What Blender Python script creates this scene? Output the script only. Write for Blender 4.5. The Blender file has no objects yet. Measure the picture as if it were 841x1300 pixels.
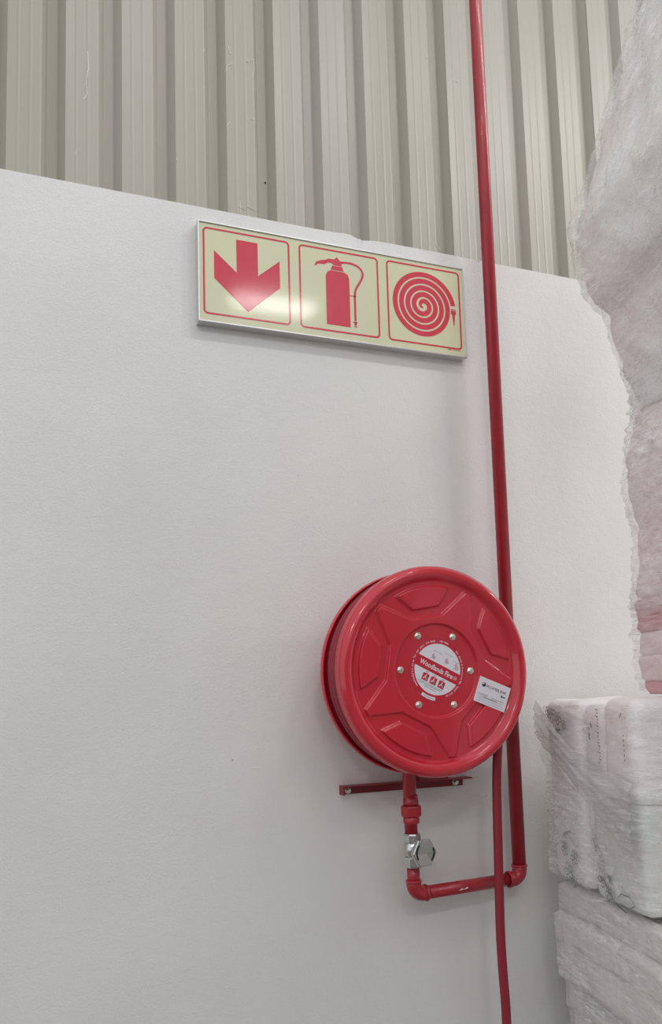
import bpy, math, random
from mathutils import Vector, Matrix, noise

random.seed(7)
scene = bpy.context.scene
COL = scene.collection
PI = math.pi

# ------------------------------------------------------------------ camera
cam_data = bpy.data.cameras.new('camera')
cam = bpy.data.objects.new('camera', cam_data)
COL.objects.link(cam)
scene.camera = cam
CAM_R = Vector((0.93549, -0.35221, -0.02804)).normalized()
CAM_F = Vector((0.35313, 0.93009, 0.10104)).normalized()
CAM_U = CAM_R.cross(CAM_F).normalized()
m = Matrix((CAM_R, CAM_U, -CAM_F)).transposed().to_4x4()
m.translation = Vector((-0.4577, -2.1249, 1.5097))
cam.matrix_world = m
cam_data.sensor_fit = 'HORIZONTAL'
cam_data.sensor_width = 36.0
cam_data.lens = 1003.7 * 36.0 / 841.0
cam_data.shift_x = (420.5 - 416.4) / 841.0
cam_data.shift_y = (776.28 - 650.0) / 841.0
cam_data.clip_start = 0.02

# ------------------------------------------------------------------ world, lamps, exposure
world = bpy.data.worlds.new('world')
scene.world = world
world.use_nodes = True
bg = world.node_tree.nodes['Background']
bg.inputs['Color'].default_value = (0.93, 0.96, 1.0, 1)
bg.inputs['Strength'].default_value = 0.68


def lamp(name, loc, sx, sy, power, colour=(1.0, 0.985, 0.96)):
    d = bpy.data.lights.new(name, 'AREA')
    d.shape = 'RECTANGLE'
    d.size = sx
    d.size_y = sy
    d.energy = power
    d.color = colour
    o = bpy.data.objects.new(name, d)
    o.location = loc
    COL.objects.link(o)
    return o


# rows of linear high-bay lamps under a warehouse roof
lamp('high_bay_lamp', (2.75, -8.2, 7.0), 1.2, 0.35, 24)
lamp('high_bay_lamp', (-1.6, -8.4, 7.0), 1.2, 0.35, 70)
lamp('high_bay_lamp', (-5.0, -8.4, 7.0), 1.2, 0.35, 80)
for lx, lw in ((0.4, 16), (2.4, 36), (4.4, 62), (6.4, 95), (8.4, 115), (10.4, 120)):
    lamp('high_bay_lamp', (lx, -3.4, 7.0), 1.2, 0.35, lw)

scene.view_settings.view_transform = 'Standard'
scene.view_settings.look = 'None'
scene.view_settings.gamma = 1.0
scene.view_settings.use_curve_mapping = False
scene.view_settings.exposure = 0.48


# ------------------------------------------------------------------ materials
def srgb(r, g, b):
    def f(c):
        c /= 255.0
        return c / 12.92 if c <= 0.04045 else ((c + 0.055) / 1.055) ** 2.4
    return (f(r), f(g), f(b), 1.0)


def mat(name, col, rough=0.5, metal=0.0, spec=0.5, coat=0.0, bump=None, vary=None, vary_scale=6.0,
        rough_vary=0.0, aniso=(1, 1, 1)):
    """bump: list of (scale, strength, distance); vary: second colour mixed by a noise."""
    M = bpy.data.materials.new(name)
    M.use_nodes = True
    nt = M.node_tree
    b = nt.nodes['Principled BSDF']
    b.inputs['Base Color'].default_value = col
    b.inputs['Roughness'].default_value = rough
    b.inputs['Metallic'].default_value = metal
    b.inputs['Specular IOR Level'].default_value = spec
    b.inputs['Coat Weight'].default_value = coat
    b.inputs['Coat Roughness'].default_value = 0.08
    tc = nt.nodes.new('ShaderNodeTexCoord')
    mp = nt.nodes.new('ShaderNodeMapping')
    mp.inputs['Scale'].default_value = aniso
    nt.links.new(tc.outputs['Object'], mp.inputs['Vector'])
    if vary is not None:
        n = nt.nodes.new('ShaderNodeTexNoise')
        n.inputs['Scale'].default_value = vary_scale
        n.inputs['Detail'].default_value = 5
        nt.links.new(mp.outputs['Vector'], n.inputs['Vector'])
        rp = nt.nodes.new('ShaderNodeValToRGB')
        rp.color_ramp.elements[0].position = 0.38
        rp.color_ramp.elements[1].position = 0.66
        rp.color_ramp.elements[0].color = col
        rp.color_ramp.elements[1].color = vary
        nt.links.new(n.outputs['Fac'], rp.inputs['Fac'])
        nt.links.new(rp.outputs['Color'], b.inputs['Base Color'])
    if rough_vary:
        n = nt.nodes.new('ShaderNodeTexNoise')
        n.inputs['Scale'].default_value = 14
        n.inputs['Detail'].default_value = 4
        nt.links.new(mp.outputs['Vector'], n.inputs['Vector'])
        mr = nt.nodes.new('ShaderNodeMapRange')
        mr.inputs['To Min'].default_value = max(0.02, rough - rough_vary)
        mr.inputs['To Max'].default_value = rough + rough_vary
        nt.links.new(n.outputs['Fac'], mr.inputs['Value'])
        nt.links.new(mr.outputs['Result'], b.inputs['Roughness'])
    last = None
    for (sc, st, dist) in (bump or []):
        n = nt.nodes.new('ShaderNodeTexNoise')
        n.inputs['Scale'].default_value = sc
        n.inputs['Detail'].default_value = 3
        nt.links.new(mp.outputs['Vector'], n.inputs['Vector'])
        bp = nt.nodes.new('ShaderNodeBump')
        bp.inputs['Strength'].default_value = st
        bp.inputs['Distance'].default_value = dist
        nt.links.new(n.outputs['Fac'], bp.inputs['Height'])
        if last:
            nt.links.new(last.outputs['Normal'], bp.inputs['Normal'])
        last = bp
    if last:
        nt.links.new(last.outputs['Normal'], b.inputs['Normal'])
    return M


def film_mat(name, direction, lo=0.12, hi=0.6, scale=7.0, stretch=9.0, bump_d=0.012, tint=(0.96, 0.955, 0.955, 1)):
    """clear stretch film: see-through, hazy white along stretched creases, glossy"""
    M = bpy.data.materials.new(name)
    M.use_nodes = True
    nt = M.node_tree
    b = nt.nodes['Principled BSDF']
    out = nt.nodes['Material Output']
    b.inputs['Base Color'].default_value = tint
    b.inputs['Roughness'].default_value = 0.13
    b.inputs['Specular IOR Level'].default_value = 0.6
    tc = nt.nodes.new('ShaderNodeTexCoord')
    mp = nt.nodes.new('ShaderNodeMapping')
    mp.inputs['Rotation'].default_value = direction
    mp.inputs['Scale'].default_value = (1.0, 1.0, stretch)
    nt.links.new(tc.outputs['Object'], mp.inputs['Vector'])
    n = nt.nodes.new('ShaderNodeTexNoise')
    n.inputs['Scale'].default_value = scale
    n.inputs['Detail'].default_value = 6
    n.inputs['Roughness'].default_value = 0.62
    n.inputs['Distortion'].default_value = 0.5
    nt.links.new(mp.outputs['Vector'], n.inputs['Vector'])
    n2 = nt.nodes.new('ShaderNodeTexNoise')
    n2.inputs['Scale'].default_value = 5
    n2.inputs['Detail'].default_value = 4
    nt.links.new(tc.outputs['Object'], n2.inputs['Vector'])
    def math_node(op, x, y):
        q = nt.nodes.new('ShaderNodeMath')
        q.operation = op
        for i, w in enumerate((x, y)):
            if isinstance(w, (int, float)):
                q.inputs[i].default_value = w
            else:
                nt.links.new(w, q.inputs[i])
        return q.outputs['Value']
    # thin bright creases where the stretched noise crosses its middle value
    dist = math_node('ABSOLUTE', math_node('SUBTRACT', n.outputs['Fac'], 0.5), 0.0)
    ridge = math_node('POWER', math_node('MAXIMUM', math_node('SUBTRACT', 1.0, math_node('MULTIPLY', dist, 11.0)), 0.0), 2.0)
    msk = nt.nodes.new('ShaderNodeMapRange')
    msk.inputs['From Min'].default_value = 0.40
    msk.inputs['From Max'].default_value = 0.62
    nt.links.new(n2.outputs['Fac'], msk.inputs['Value'])
    mr = nt.nodes.new('ShaderNodeMapRange')
    mr.inputs['To Min'].default_value = lo
    mr.inputs['To Max'].default_value = hi
    # finer crumpling between the long creases
    n3 = nt.nodes.new('ShaderNodeTexNoise')
    n3.inputs['Scale'].default_value = 9
    n3.inputs['Detail'].default_value = 3
    n3.inputs['Distortion'].default_value = 1.2
    nt.links.new(mp.outputs['Vector'], n3.inputs['Vector'])
    d3 = math_node('ABSOLUTE', math_node('SUBTRACT', n3.outputs['Fac'], 0.5), 0.0)
    r3 = math_node('POWER', math_node('MAXIMUM', math_node('SUBTRACT', 1.0, math_node('MULTIPLY', d3, 13.0)), 0.0), 2.0)
    tot = math_node('MINIMUM', math_node('ADD', math_node('MULTIPLY', ridge, msk.outputs['Result']), math_node('MULTIPLY', r3, 0.18)), 1.0)
    nt.links.new(tot, mr.inputs['Value'])
    hgt = math_node('ADD', n.outputs['Fac'], math_node('MULTIPLY', r3, 0.05))
    bp = nt.nodes.new('ShaderNodeBump')
    bp.inputs['Strength'].default_value = 0.9
    bp.inputs['Distance'].default_value = bump_d
    nt.links.new(hgt, bp.inputs['Height'])
    nt.links.new(bp.outputs['Normal'], b.inputs['Normal'])
    tr = nt.nodes.new('ShaderNodeBsdfTransparent')
    mx = nt.nodes.new('ShaderNodeMixShader')
    nt.links.new(mr.outputs['Result'], mx.inputs['Fac'])
    nt.links.new(tr.outputs['BSDF'], mx.inputs[1])
    nt.links.new(b.outputs['BSDF'], mx.inputs[2])
    nt.links.new(mx.outputs['Shader'], out.inputs['Surface'])
    return M


M_WALL = mat('white_wall_paint', srgb(226, 224, 221), 0.55, spec=0.35,
             bump=[(190, 0.55, 0.002), (38, 0.3, 0.003)], vary=srgb(222, 219, 217), vary_scale=3)
M_FLOOR = mat('concrete', srgb(112, 109, 104), 0.6, bump=[(60, 0.2, 0.002)], vary=srgb(98, 95, 91), vary_scale=2)
M_CLAD = mat('beige_painted_steel', srgb(168, 165, 152), 0.32, spec=0.28, vary=srgb(176, 169, 161), vary_scale=1.6,
             bump=[(5, 0.25, 0.004)], aniso=(1, 1, 0.12))
M_SCUFF = mat('pale_scuff', srgb(236, 234, 228), 0.5)
M_SCREW = mat('dark_screw', srgb(50, 46, 42), 0.5)
M_RED = mat('red_enamel', srgb(203, 44, 60), 0.15, spec=0.45, coat=0.4, vary=srgb(196, 42, 57), vary_scale=5,
            bump=[(30, 0.06, 0.001)])
M_PIPE = mat('red_pipe_paint', srgb(172, 36, 48), 0.33, coat=0.2, bump=[(90, 0.25, 0.0008)],
             vary=srgb(158, 34, 46), vary_scale=14)
M_BRK = mat('dark_red_bracket_paint', srgb(140, 34, 44), 0.45, vary=srgb(122, 32, 40), vary_scale=18)
M_HOSE = mat('red_hose_rubber', srgb(142, 30, 46), 0.5, bump=[(300, 0.2, 0.0006)])
M_CHROME = mat('chrome', srgb(205, 205, 203), 0.22, metal=1.0, rough_vary=0.08)
M_ZINC = mat('zinc_plated_steel', srgb(232, 229, 220), 0.2, metal=0.9)
M_SLOT = mat('black_slot', srgb(24, 22, 22), 0.6)
M_ALU = mat('aluminium_frame', srgb(214, 214, 214), 0.3, metal=0.75)
M_GLOW = mat('photoluminescent_panel', srgb(216, 214, 180), 0.075, spec=0.4, bump=[(120, 0.06, 0.0006)])
M_SIGNRED = mat('sign_red_print', srgb(208, 70, 86), 0.085, spec=0.4, bump=[(120, 0.06, 0.0006)])
M_STICKRED = mat('sticker_red', srgb(196, 30, 52), 0.35)
M_STICKWHITE = mat('sticker_white', srgb(226, 222, 228), 0.35)
M_INK = mat('blue_black_ink', srgb(44, 50, 84), 0.5)
M_GREYINK = mat('grey_ink', srgb(122, 122, 130), 0.5)
M_PICTINK = mat('purple_red_ink', srgb(176, 66, 96), 0.5)
M_GREEN = mat('green_ink', srgb(66, 118, 92), 0.5)
M_DARKPRINT = mat('black_print_ink', srgb(84, 72, 74), 0.5)
M_PACK = mat('white_plastic_pack', srgb(245, 239, 239), 0.32, bump=[(14, 0.6, 0.012), (45, 0.4, 0.004)],
             vary=srgb(242, 240, 237), vary_scale=7)
M_PACKGREEN = mat('pale_green_plastic_pack', srgb(220, 226, 218), 0.3, bump=[(12, 0.6, 0.012), (45, 0.3, 0.004)],
                  vary=srgb(215, 212, 210), vary_scale=7)
M_LAYER = mat('white_pack_layer', srgb(234, 226, 223), 0.4, bump=[(55, 0.5, 0.006)], aniso=(1, 1, 0.15), vary=srgb(218, 212, 206),
              vary_scale=5)
M_GREYBUNDLE = mat('pale_grey_bundle', srgb(246, 245, 244), 0.35, bump=[(9, 0.6, 0.02), (30, 0.5, 0.005)],
                   vary=srgb(244, 233, 230), vary_scale=3.5)
M_PALEPINK = mat('pale_pink_bundle', srgb(247, 238, 237), 0.35, bump=[(16, 0.6, 0.02), (40, 0.5, 0.006)],
                 vary=srgb(242, 224, 224), vary_scale=8, aniso=(1, 1, 1.6))
M_PINK = mat('pink_bundle', srgb(226, 172, 178), 0.4, bump=[(14, 0.9, 0.03), (40, 0.6, 0.008)],
             vary=srgb(238, 214, 214), vary_scale=7, aniso=(0.6, 0.6, 3.0))
M_FILM_DIAG = film_mat('stretch_film_diagonal', (math.radians(38), 0.0, 0.0), 0.18, 0.75, 4.0, 8.0, 0.010)
M_FILM_FLAT = film_mat('stretch_film_flat', (math.radians(8), 0.0, 0.0), 0.12, 0.45, 6.0, 9.0, 0.010)


# ------------------------------------------------------------------ object helpers
def mesh_obj(name, verts, faces, material, parent=None, smooth=False):
    me = bpy.data.meshes.new(name)
    me.from_pydata([tuple(v) for v in verts], [], faces)
    me.update()
    if smooth:
        for p in me.polygons:
            p.use_smooth = True
    me.materials.append(material)
    o = bpy.data.objects.new(name, me)
    COL.objects.link(o)
    if parent is not None:
        attach(o, parent)
    return o


def root_loc(o):
    v = Vector(o.location)
    while o.parent:
        o = o.parent
        v += o.location
    return v


def attach(o, parent):
    """vertices are in world space: offset so the child stays put below its parent"""
    o.parent = parent
    o.location = Vector(o.location) - root_loc(parent)


def thing(name, label, cat, loc=(0, 0, 0)):
    o = bpy.data.objects.new(name, None)
    o.empty_display_size = 0.1
    o.location = loc
    COL.objects.link(o)
    o['label'] = label
    o['category'] = cat
    return o


class MB:
    def __init__(self):
        self.v = []
        self.f = []

    def add(self, v, f):
        b = len(self.v)
        self.v += [tuple(p) for p in v]
        self.f += [tuple(i + b for i in q) for q in f]
        return self

    def box(self, x0, x1, y0, y1, z0, z1, bev=0.0):
        if bev <= 0:
            v = [(x, y, z) for z in (z0, z1) for y in (y0, y1) for x in (x0, x1)]
            self.add(v, [(0, 2, 3, 1), (4, 5, 7, 6), (0, 1, 5, 4), (2, 6, 7, 3), (0, 4, 6, 2), (1, 3, 7, 5)])
        else:
            v, f = rounded_box((x1 - x0) / 2, (y1 - y0) / 2, (z1 - z0) / 2, bev, 2)
            c = Vector(((x0 + x1) / 2, (y0 + y1) / 2, (z0 + z1) / 2))
            self.add([p + c for p in v], f)
        return self

    def ngon(self, pts):
        self.add(pts, [tuple(range(len(pts)))])
        return self

    def lathe(self, prof, origin, axis, n=32, close=False):
        """prof: (radius, distance along axis)"""
        a = Vector(axis).normalized()
        t = Vector((0, 0, 1)) if abs(a.z) < 0.9 else Vector((1, 0, 0))
        e1 = a.cross(t).normalized()
        e2 = a.cross(e1).normalized()
        o = Vector(origin)
        v, f = [], []
        for (r, d) in prof:
            for k in range(n):
                th = 2 * PI * k / n
                v.append(o + a * d + (e1 * math.cos(th) + e2 * math.sin(th)) * r)
        for i in range(len(prof) - 1):
            for k in range(n):
                k2 = (k + 1) % n
                f.append((i * n + k, i * n + k2, (i + 1) * n + k2, (i + 1) * n + k))
        if prof[0][0] > 1e-5 and close:
            f.append(tuple(range(n))[::-1])
        if prof[-1][0] > 1e-5 and close:
            f.append(tuple((len(prof) - 1) * n + k for k in range(n)))
        self.add(v, f)
        return self

    def tube(self, path, r, n=16, cap=True):
        path = [Vector(p) for p in path]
        tang = []
        for i in range(len(path)):
            a = path[max(0, i - 1)]
            b = path[min(len(path) - 1, i + 1)]
            tang.append((b - a).normalized())
        t0 = tang[0]
        ref = Vector((0, 1, 0)) if abs(t0.y) < 0.9 else Vector((1, 0, 0))
        e1 = t0.cross(ref).normalized()
        v, f = [], []
        for i, p in enumerate(path):
            t = tang[i]
            e1 = (e1 - t * e1.dot(t)).normalized()
            e2 = t.cross(e1)
            rr = r[i] if isinstance(r, (list, tuple)) else r
            for k in range(n):
                th = 2 * PI * k / n
                v.append(p + (e1 * math.cos(th) + e2 * math.sin(th)) * rr)
        for i in range(len(path) - 1):
            for k in range(n):
                k2 = (k + 1) % n
                f.append((i * n + k, i * n + k2, (i + 1) * n + k2, (i + 1) * n + k))
        if cap:
            f.append(tuple(range(n))[::-1])
            f.append(tuple((len(path) - 1) * n + k for k in range(n)))
        self.add(v, f)
        return self

    def build(self, name, material, parent=None, smooth=False):
        return mesh_obj(name, self.v, self.f, material, parent, smooth)


def rounded_box(hx, hy, hz, r, n=6, amp=0.0, freq=6.0, seed=0.0):
    """a box of half sizes hx hy hz with rounded edges, optionally uneven"""
    h = (hx, hy, hz)
    r = min(r, hx, hy, hz)
    verts, faces, index = [], [], {}

    def lin(half):
        inner = half - r
        pts = [-half, -half + r * 0.3, -half + r * 0.65]
        for i in range(n + 1):
            pts.append(-inner + 2 * inner * i / n)
        pts += [half - r * 0.65, half - r * 0.3, half]
        return pts
    L = [lin(a) for a in h]

    def vid(p):
        key = (round(p[0], 6), round(p[1], 6), round(p[2], 6))
        if key in index:
            return index[key]
        P = Vector(p)
        Q = Vector([max(-(h[i] - r), min(h[i] - r, p[i])) for i in range(3)])
        d = P - Q
        nn = d.normalized() if d.length > 1e-9 else Vector((0, 0, 1))
        P = Q + nn * r
        if amp:
            s = (P + Vector((seed, seed * 1.7, seed * 0.3))) * freq
            P = P + nn * amp * (noise.noise(s) + 0.5 * noise.noise(s * 2.3))
        index[key] = len(verts)
        verts.append(P)
        return index[key]
    for ax in range(3):
        b, c = (ax + 1) % 3, (ax + 2) % 3
        for sgn in (-1, 1):
            for i in range(len(L[b]) - 1):
                for j in range(len(L[c]) - 1):
                    q = []
                    for (ii, jj) in ((i, j), (i + 1, j), (i + 1, j + 1), (i, j + 1)):
                        p = [0, 0, 0]
                        p[ax] = sgn * h[ax]
                        p[b] = L[b][ii]
                        p[c] = L[c][jj]
                        q.append(vid(p))
                    if len(set(q)) == 4:
                        faces.append(tuple(q if sgn > 0 else q[::-1]))
    return verts, faces


def flat(name, polys, y, material, parent):
    """flat print lying on a plane parallel to the wall; polys of (x, z)"""
    b = MB()
    for p in polys:
        b.ngon([(x, y, z) for x, z in p])
    return b.build(name, material, parent)


def strip2d(path, w, closed=False):
    """quads of a line of width w along a 2D path"""
    n = len(path)
    P = [Vector(p) for p in path]
    off = []
    for i in range(n):
        a = P[(i - 1) % n] if closed or i > 0 else P[i]
        c = P[(i + 1) % n] if closed or i < n - 1 else P[i]
        t1 = (P[i] - a)
        t2 = (c - P[i])
        t = (t1.normalized() if t1.length > 0 else Vector((0, 0))) + (t2.normalized() if t2.length > 0 else Vector((0, 0)))
        t.normalize()
        nn = Vector((-t.y, t.x))
        k = 1.0
        if t1.length > 0 and t2.length > 0:
            k = 1.0 / max(0.5, abs(nn.dot(Vector((-t1.y, t1.x)).normalized())))
        off.append(nn * (w / 2 * k))
    out = []
    for i in range(n if closed else n - 1):
        j = (i + 1) % n
        out.append([tuple(P[i] - off[i]), tuple(P[j] - off[j]), tuple(P[j] + off[j]), tuple(P[i] + off[i])])
    return out


def circle2d(cx, cz, r, n=32, a0=0.0, a1=2 * PI):
    full = abs(a1 - a0 - 2 * PI) < 1e-6
    k = n if full else n + 1
    return [(cx + r * math.cos(a0 + (a1 - a0) * i / n), cz + r * math.sin(a0 + (a1 - a0) * i / n)) for i in range(k)]


def text_mesh(s, size, bold=0.0):
    """(verts2d, faces, width) of a line of lettering in the built-in font"""
    cu = bpy.data.curves.new('lettering', 'FONT')
    cu.body = s
    cu.size = size
    cu.resolution_u = 3
    cu.offset = bold
    ob = bpy.data.objects.new('lettering', cu)
    COL.objects.link(ob)
    dg = bpy.context.evaluated_depsgraph_get()
    dg.update()
    ev = ob.evaluated_get(dg)
    me = ev.to_mesh()
    v = [(p.co.x, p.co.y) for p in me.vertices]
    f = [tuple(p.vertices) for p in me.polygons]
    ev.to_mesh_clear()
    bpy.data.objects.remove(ob)
    bpy.data.curves.remove(cu)
    return v, f


def text_on(b, s, size, x, z, y, ang=0.0, bold=0.0, width=None, centre=False):
    v, f = text_mesh(s, size, bold)
    if not v:
        return
    xs = [p[0] for p in v]
    w = max(xs) - min(xs)
    k = (width / w) if width else 1.0
    c, sn = math.cos(ang), math.sin(ang)
    x0 = min(xs) if not centre else (min(xs) + max(xs)) / 2
    out = []
    for (px, pz) in v:
        px = (px - x0) * k
        out.append((x + px * c - pz * sn, y, z + px * sn + pz * c))
    b.add(out, f)


# ================================================================== THE SETTING
def structure(o, label, cat=None):
    o['kind'] = 'structure'
    o['label'] = label
    return o


b = MB()
b.box(-6, 8, -12, 0.5, -0.1, 0.0)
structure(b.build('floor', M_FLOOR), 'grey concrete warehouse floor')

b = MB()
b.box(-7, 11, -9.6, -9.4, 0, 3.4)  # unseen wall behind the camera, added to cut ambient light from low angles
structure(b.build('light_block_wall', M_FLOOR), 'unseen grey wall added to block low ambient light')

# white partition of two tall boards butted together behind the red riser
wall = bpy.data.objects.new('wall_back', None)
COL.objects.link(wall)
structure(wall, 'white stippled partition wall below the ribbed metal cladding')
TOPL = [(-6, 2.9085), (-0.6, 2.9085), (0.30, 2.9085), (0.405, 2.9095), (0.44, 2.9125), (0.462, 2.9105), (0.472, 2.9062),
        (0.484, 2.9030), (0.497, 2.8998), (0.509, 2.9012), (0.522, 2.9035), (0.536, 2.9055), (0.56, 2.9075),
        (0.70, 2.9085), (0.83, 2.9085), (0.895, 2.9075), (0.906, 2.9045), (0.915, 2.9035), (0.917, 2.898)]
b = MB()
fr = [(x, 0.0, z) for x, z in TOPL]
n = len(TOPL)
v = []
for yy in (0.0, 0.10):
    v += [(x, yy, z) for x, z in TOPL] + [(x, yy, 0.0) for x, z in TOPL]
f = []
for i in range(n - 1):
    f.append((i, n + i, n + i + 1, i + 1))
    f.append((2 * n + i, 2 * n + i + 1, 3 * n + i + 1, 3 * n + i))
    f.append((i, i + 1, 2 * n + i + 1, 2 * n + i))
f.append((n - 1, 2 * n - 1, 4 * n - 1, 3 * n - 1))
b.add(v, f)
b.build('wall_panel', M_WALL, wall)
b = MB()
b.box(0.9172, 8, 0.0004, 0.10, 0, 2.9075)
b.build('wall_panel', M_WALL, wall)
# chipped plaster crumbs on the damaged spot of the top edge
for (cx, cz, s) in ((0.487, 2.9025, 0.006), (0.500, 2.899, 0.007), (0.513, 2.902, 0.005), (0.909, 2.90, 0.005), (0.470, 2.906, 0.004)):
    vv, ff = rounded_box(s, s * 0.5, s * 0.7, s * 0.4, 2, amp=s * 0.35, freq=200, seed=cx)
    b = MB()
    b.add([p + Vector((cx, 0.003, cz - 0.003)) for p in vv], ff)
    b.build('plaster_chip', M_WALL, wall)

# inverted box-rib steel sheets behind and above the partition
clad = bpy.data.objects.new('wall_cladding', None)
COL.objects.link(clad)
structure(clad, 'beige ribbed steel cladding rising above the white partition')
PITCH = 0.1715
YP, YT = 0.300, 0.334


def fillet(pts, r, seg=3):
    out = [pts[0]]
    for i in range(1, len(pts) - 1):
        p = Vector(pts[i])
        a = Vector(pts[i - 1]) - p
        c = Vector(pts[i + 1]) - p
        rr = min(r, a.length * 0.45, c.length * 0.45)
        A = p + a.normalized() * rr
        C = p + c.normalized() * rr
        for k in range(seg + 1):
            t = k / seg
            q = A * (1 - t) ** 2 + p * 2 * t * (1 - t) + C * t * t
            out.append((q.x, q.y))
    out.append(pts[-1])
    return out


def sheet_profile():
    pts = [(0.0105, YP - 0.002)]
    for k in range(4):
        x = k * PITCH
        pts += [(x + 0.0125, YP)] if k else []
        for bx in (0.038, 0.073):
            pts += [(x + bx, YP), (x + bx + 0.003, YP - 0.0008), (x + bx + 0.007, YP - 0.0008), (x + bx + 0.010, YP)]
        pts += [(x + PITCH - 0.0615, YP), (x + PITCH - 0.0435, YT), (x + PITCH - 0.0125, YT), (x + PITCH + 0.0115, YP)]
    pts.append((4 * PITCH + 0.026, YP + 0.0005))
    return fillet(pts, 0.0035)


prof = sheet_profile()
sheet_mesh = None
SHEETS = []
for k in range(-7, 10):
    x0 = -0.378 + k * 4 * PITCH
    if sheet_mesh is None:
        v = [(x, y, z) for z in (0.0, 6.5) for x, y in prof]
        n = len(prof)
        f = [(i, i + 1, n + i + 1, n + i) for i in range(n - 1)]
        o = mesh_obj('cladding_sheet', v, f, M_CLAD)
        sheet_mesh = o.data
    else:
        o = bpy.data.objects.new('cladding_sheet', sheet_mesh)
        COL.objects.link(o)
    o.location = (x0, 0, 0)
    o.parent = clad
    SHEETS.append((x0, o))

SCUFFS = [[[-0.302, 3.56], [-0.297, 3.505], [-0.307, 3.462], [-0.302, 3.415], [-0.314, 3.39], [-0.304, 3.403]],
          [[0.158, 3.71], [0.165, 3.681], [0.157, 3.684]], [[0.148, 3.612], [0.154, 3.634], [0.168, 3.643]],
          [[0.215, 3.668], [0.229, 3.669], [0.246, 3.683], [0.248, 3.639], [0.242, 3.62]],
          [[0.153, 3.399], [0.15, 3.418], [0.159, 3.431]], [[0.233, 3.461], [0.244, 3.458]],
          [[0.181, 3.132], [0.208, 3.126]], [[0.189, 3.153], [0.191, 3.111]], [[0.214, 3.138], [0.246, 3.128]],
          [[-0.365, 3.313], [-0.362, 3.287]], [[-0.339, 3.214], [-0.334, 3.2]], [[-0.023, 3.26], [-0.018, 3.247]],
          [[0.07, 3.66], [0.076, 3.673]], [[1.011, 3.798], [1.032, 3.81], [1.056, 3.813]],
          [[0.921, 3.879], [0.927, 3.875]], [[0.926, 3.135], [0.948, 3.12]]]
for path in SCUFFS:
    b = MB()
    fine = []
    for i in range(len(path) - 1):
        for t in range(5):
            a, c = path[i], path[i + 1]
            u = t / 5
            fine.append((a[0] + (c[0] - a[0]) * u + random.uniform(-.0012, .0012),
                         a[1] + (c[1] - a[1]) * u + random.uniform(-.0012, .0012)))
    fine.append(tuple(path[-1]))
    b.tube([(x, 0.2992, z) for x, z in fine], 0.0008, 5)
    b.build('scuff_mark', M_SCUFF, clad)
for (x, z) in ((0.2895, 3.262), (0.985, 3.160)):
    b = MB()
    b.lathe([(0.0, 0.005), (0.0028, 0.004), (0.0042, 0.001), (0.0042, -0.04)], (x, 0.336, z), (0, -1, 0), 10)
    b.build('screw', M_SCREW, clad)
# two small nicks in the paint of the partition
for (x, z) in ((0.060, 1.333), (0.849, 1.182)):
    b = MB()
    b.lathe([(0, 0.0008), (0.0016, 0.0004), (0.002, -0.001)], (x, 0.0, z), (0, -1, 0), 8)
    b.build('paint_nick', M_DARKPRINT, wall)

# ================================================================== FIRE SIGN
sign = thing('fire_equipment_sign', 'cream three-panel fire sign with red arrow, extinguisher and hose pictograms in aluminium frame',
             'sign', (0.4056, 0.0, 2.55))
SX0, SX1, SZ0, SZ1 = -0.0238, 0.835, 2.5505, 2.8500
SY = -0.0285
b = MB()
b.box(SX0 + 0.003, SX1 - 0.003, SY, -0.001, SZ0 + 0.003, SZ1 - 0.003)
b.build('sign_board', M_GLOW, sign)


def frame_bar(p0, p1, inward):
    """mitred channel: outer wall and a narrow front lip"""
    p0, p1, inn = Vector(p0), Vector(p1), Vector(inward)
    t = (p1 - p0).normalized()
    sec = [(0.0, 0.0), (0.0, -0.0305), (0.001, -0.0320), (0.0040, -0.0320), (0.0048, -0.0312), (0.0048, -0.0287)]
    v, f = [], []
    for (e, sgn) in ((p0, 1), (p1, -1)):
        for (d, y) in sec:
            q = e + inn * d + t * (d * sgn)
            v.append((q.x, y, q.z))
    n = len(sec)
    for i in range(n - 1):
        f.append((i, i + 1, n + i + 1, n + i))
    mesh_obj('frame_bar', v, f, M_ALU, sign)


A, B_, C_, D_ = (SX0, 0, SZ0), (SX1, 0, SZ0), (SX1, 0, SZ1), (SX0, 0, SZ1)
frame_bar(A, B_, (0, 0, 1))
frame_bar(B_, C_, (-1, 0, 0))
frame_bar(C_, D_, (0, 0, -1))
frame_bar(D_, A, (1, 0, 0))
PY = SY - 0.0004


def round_rect(x0, x1, z0, z1, r, n=6):
    pts = []
    for (cx, cz, a) in ((x1 - r, z0 + r, -PI / 2), (x1 - r, z1 - r, 0), (x0 + r, z1 - r, PI / 2), (x0 + r, z0 + r, PI)):
        for i in range(n + 1):
            th = a + PI / 2 * i / n
            pts.append((cx + r * math.cos(th), cz + r * math.sin(th)))
    return pts


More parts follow.
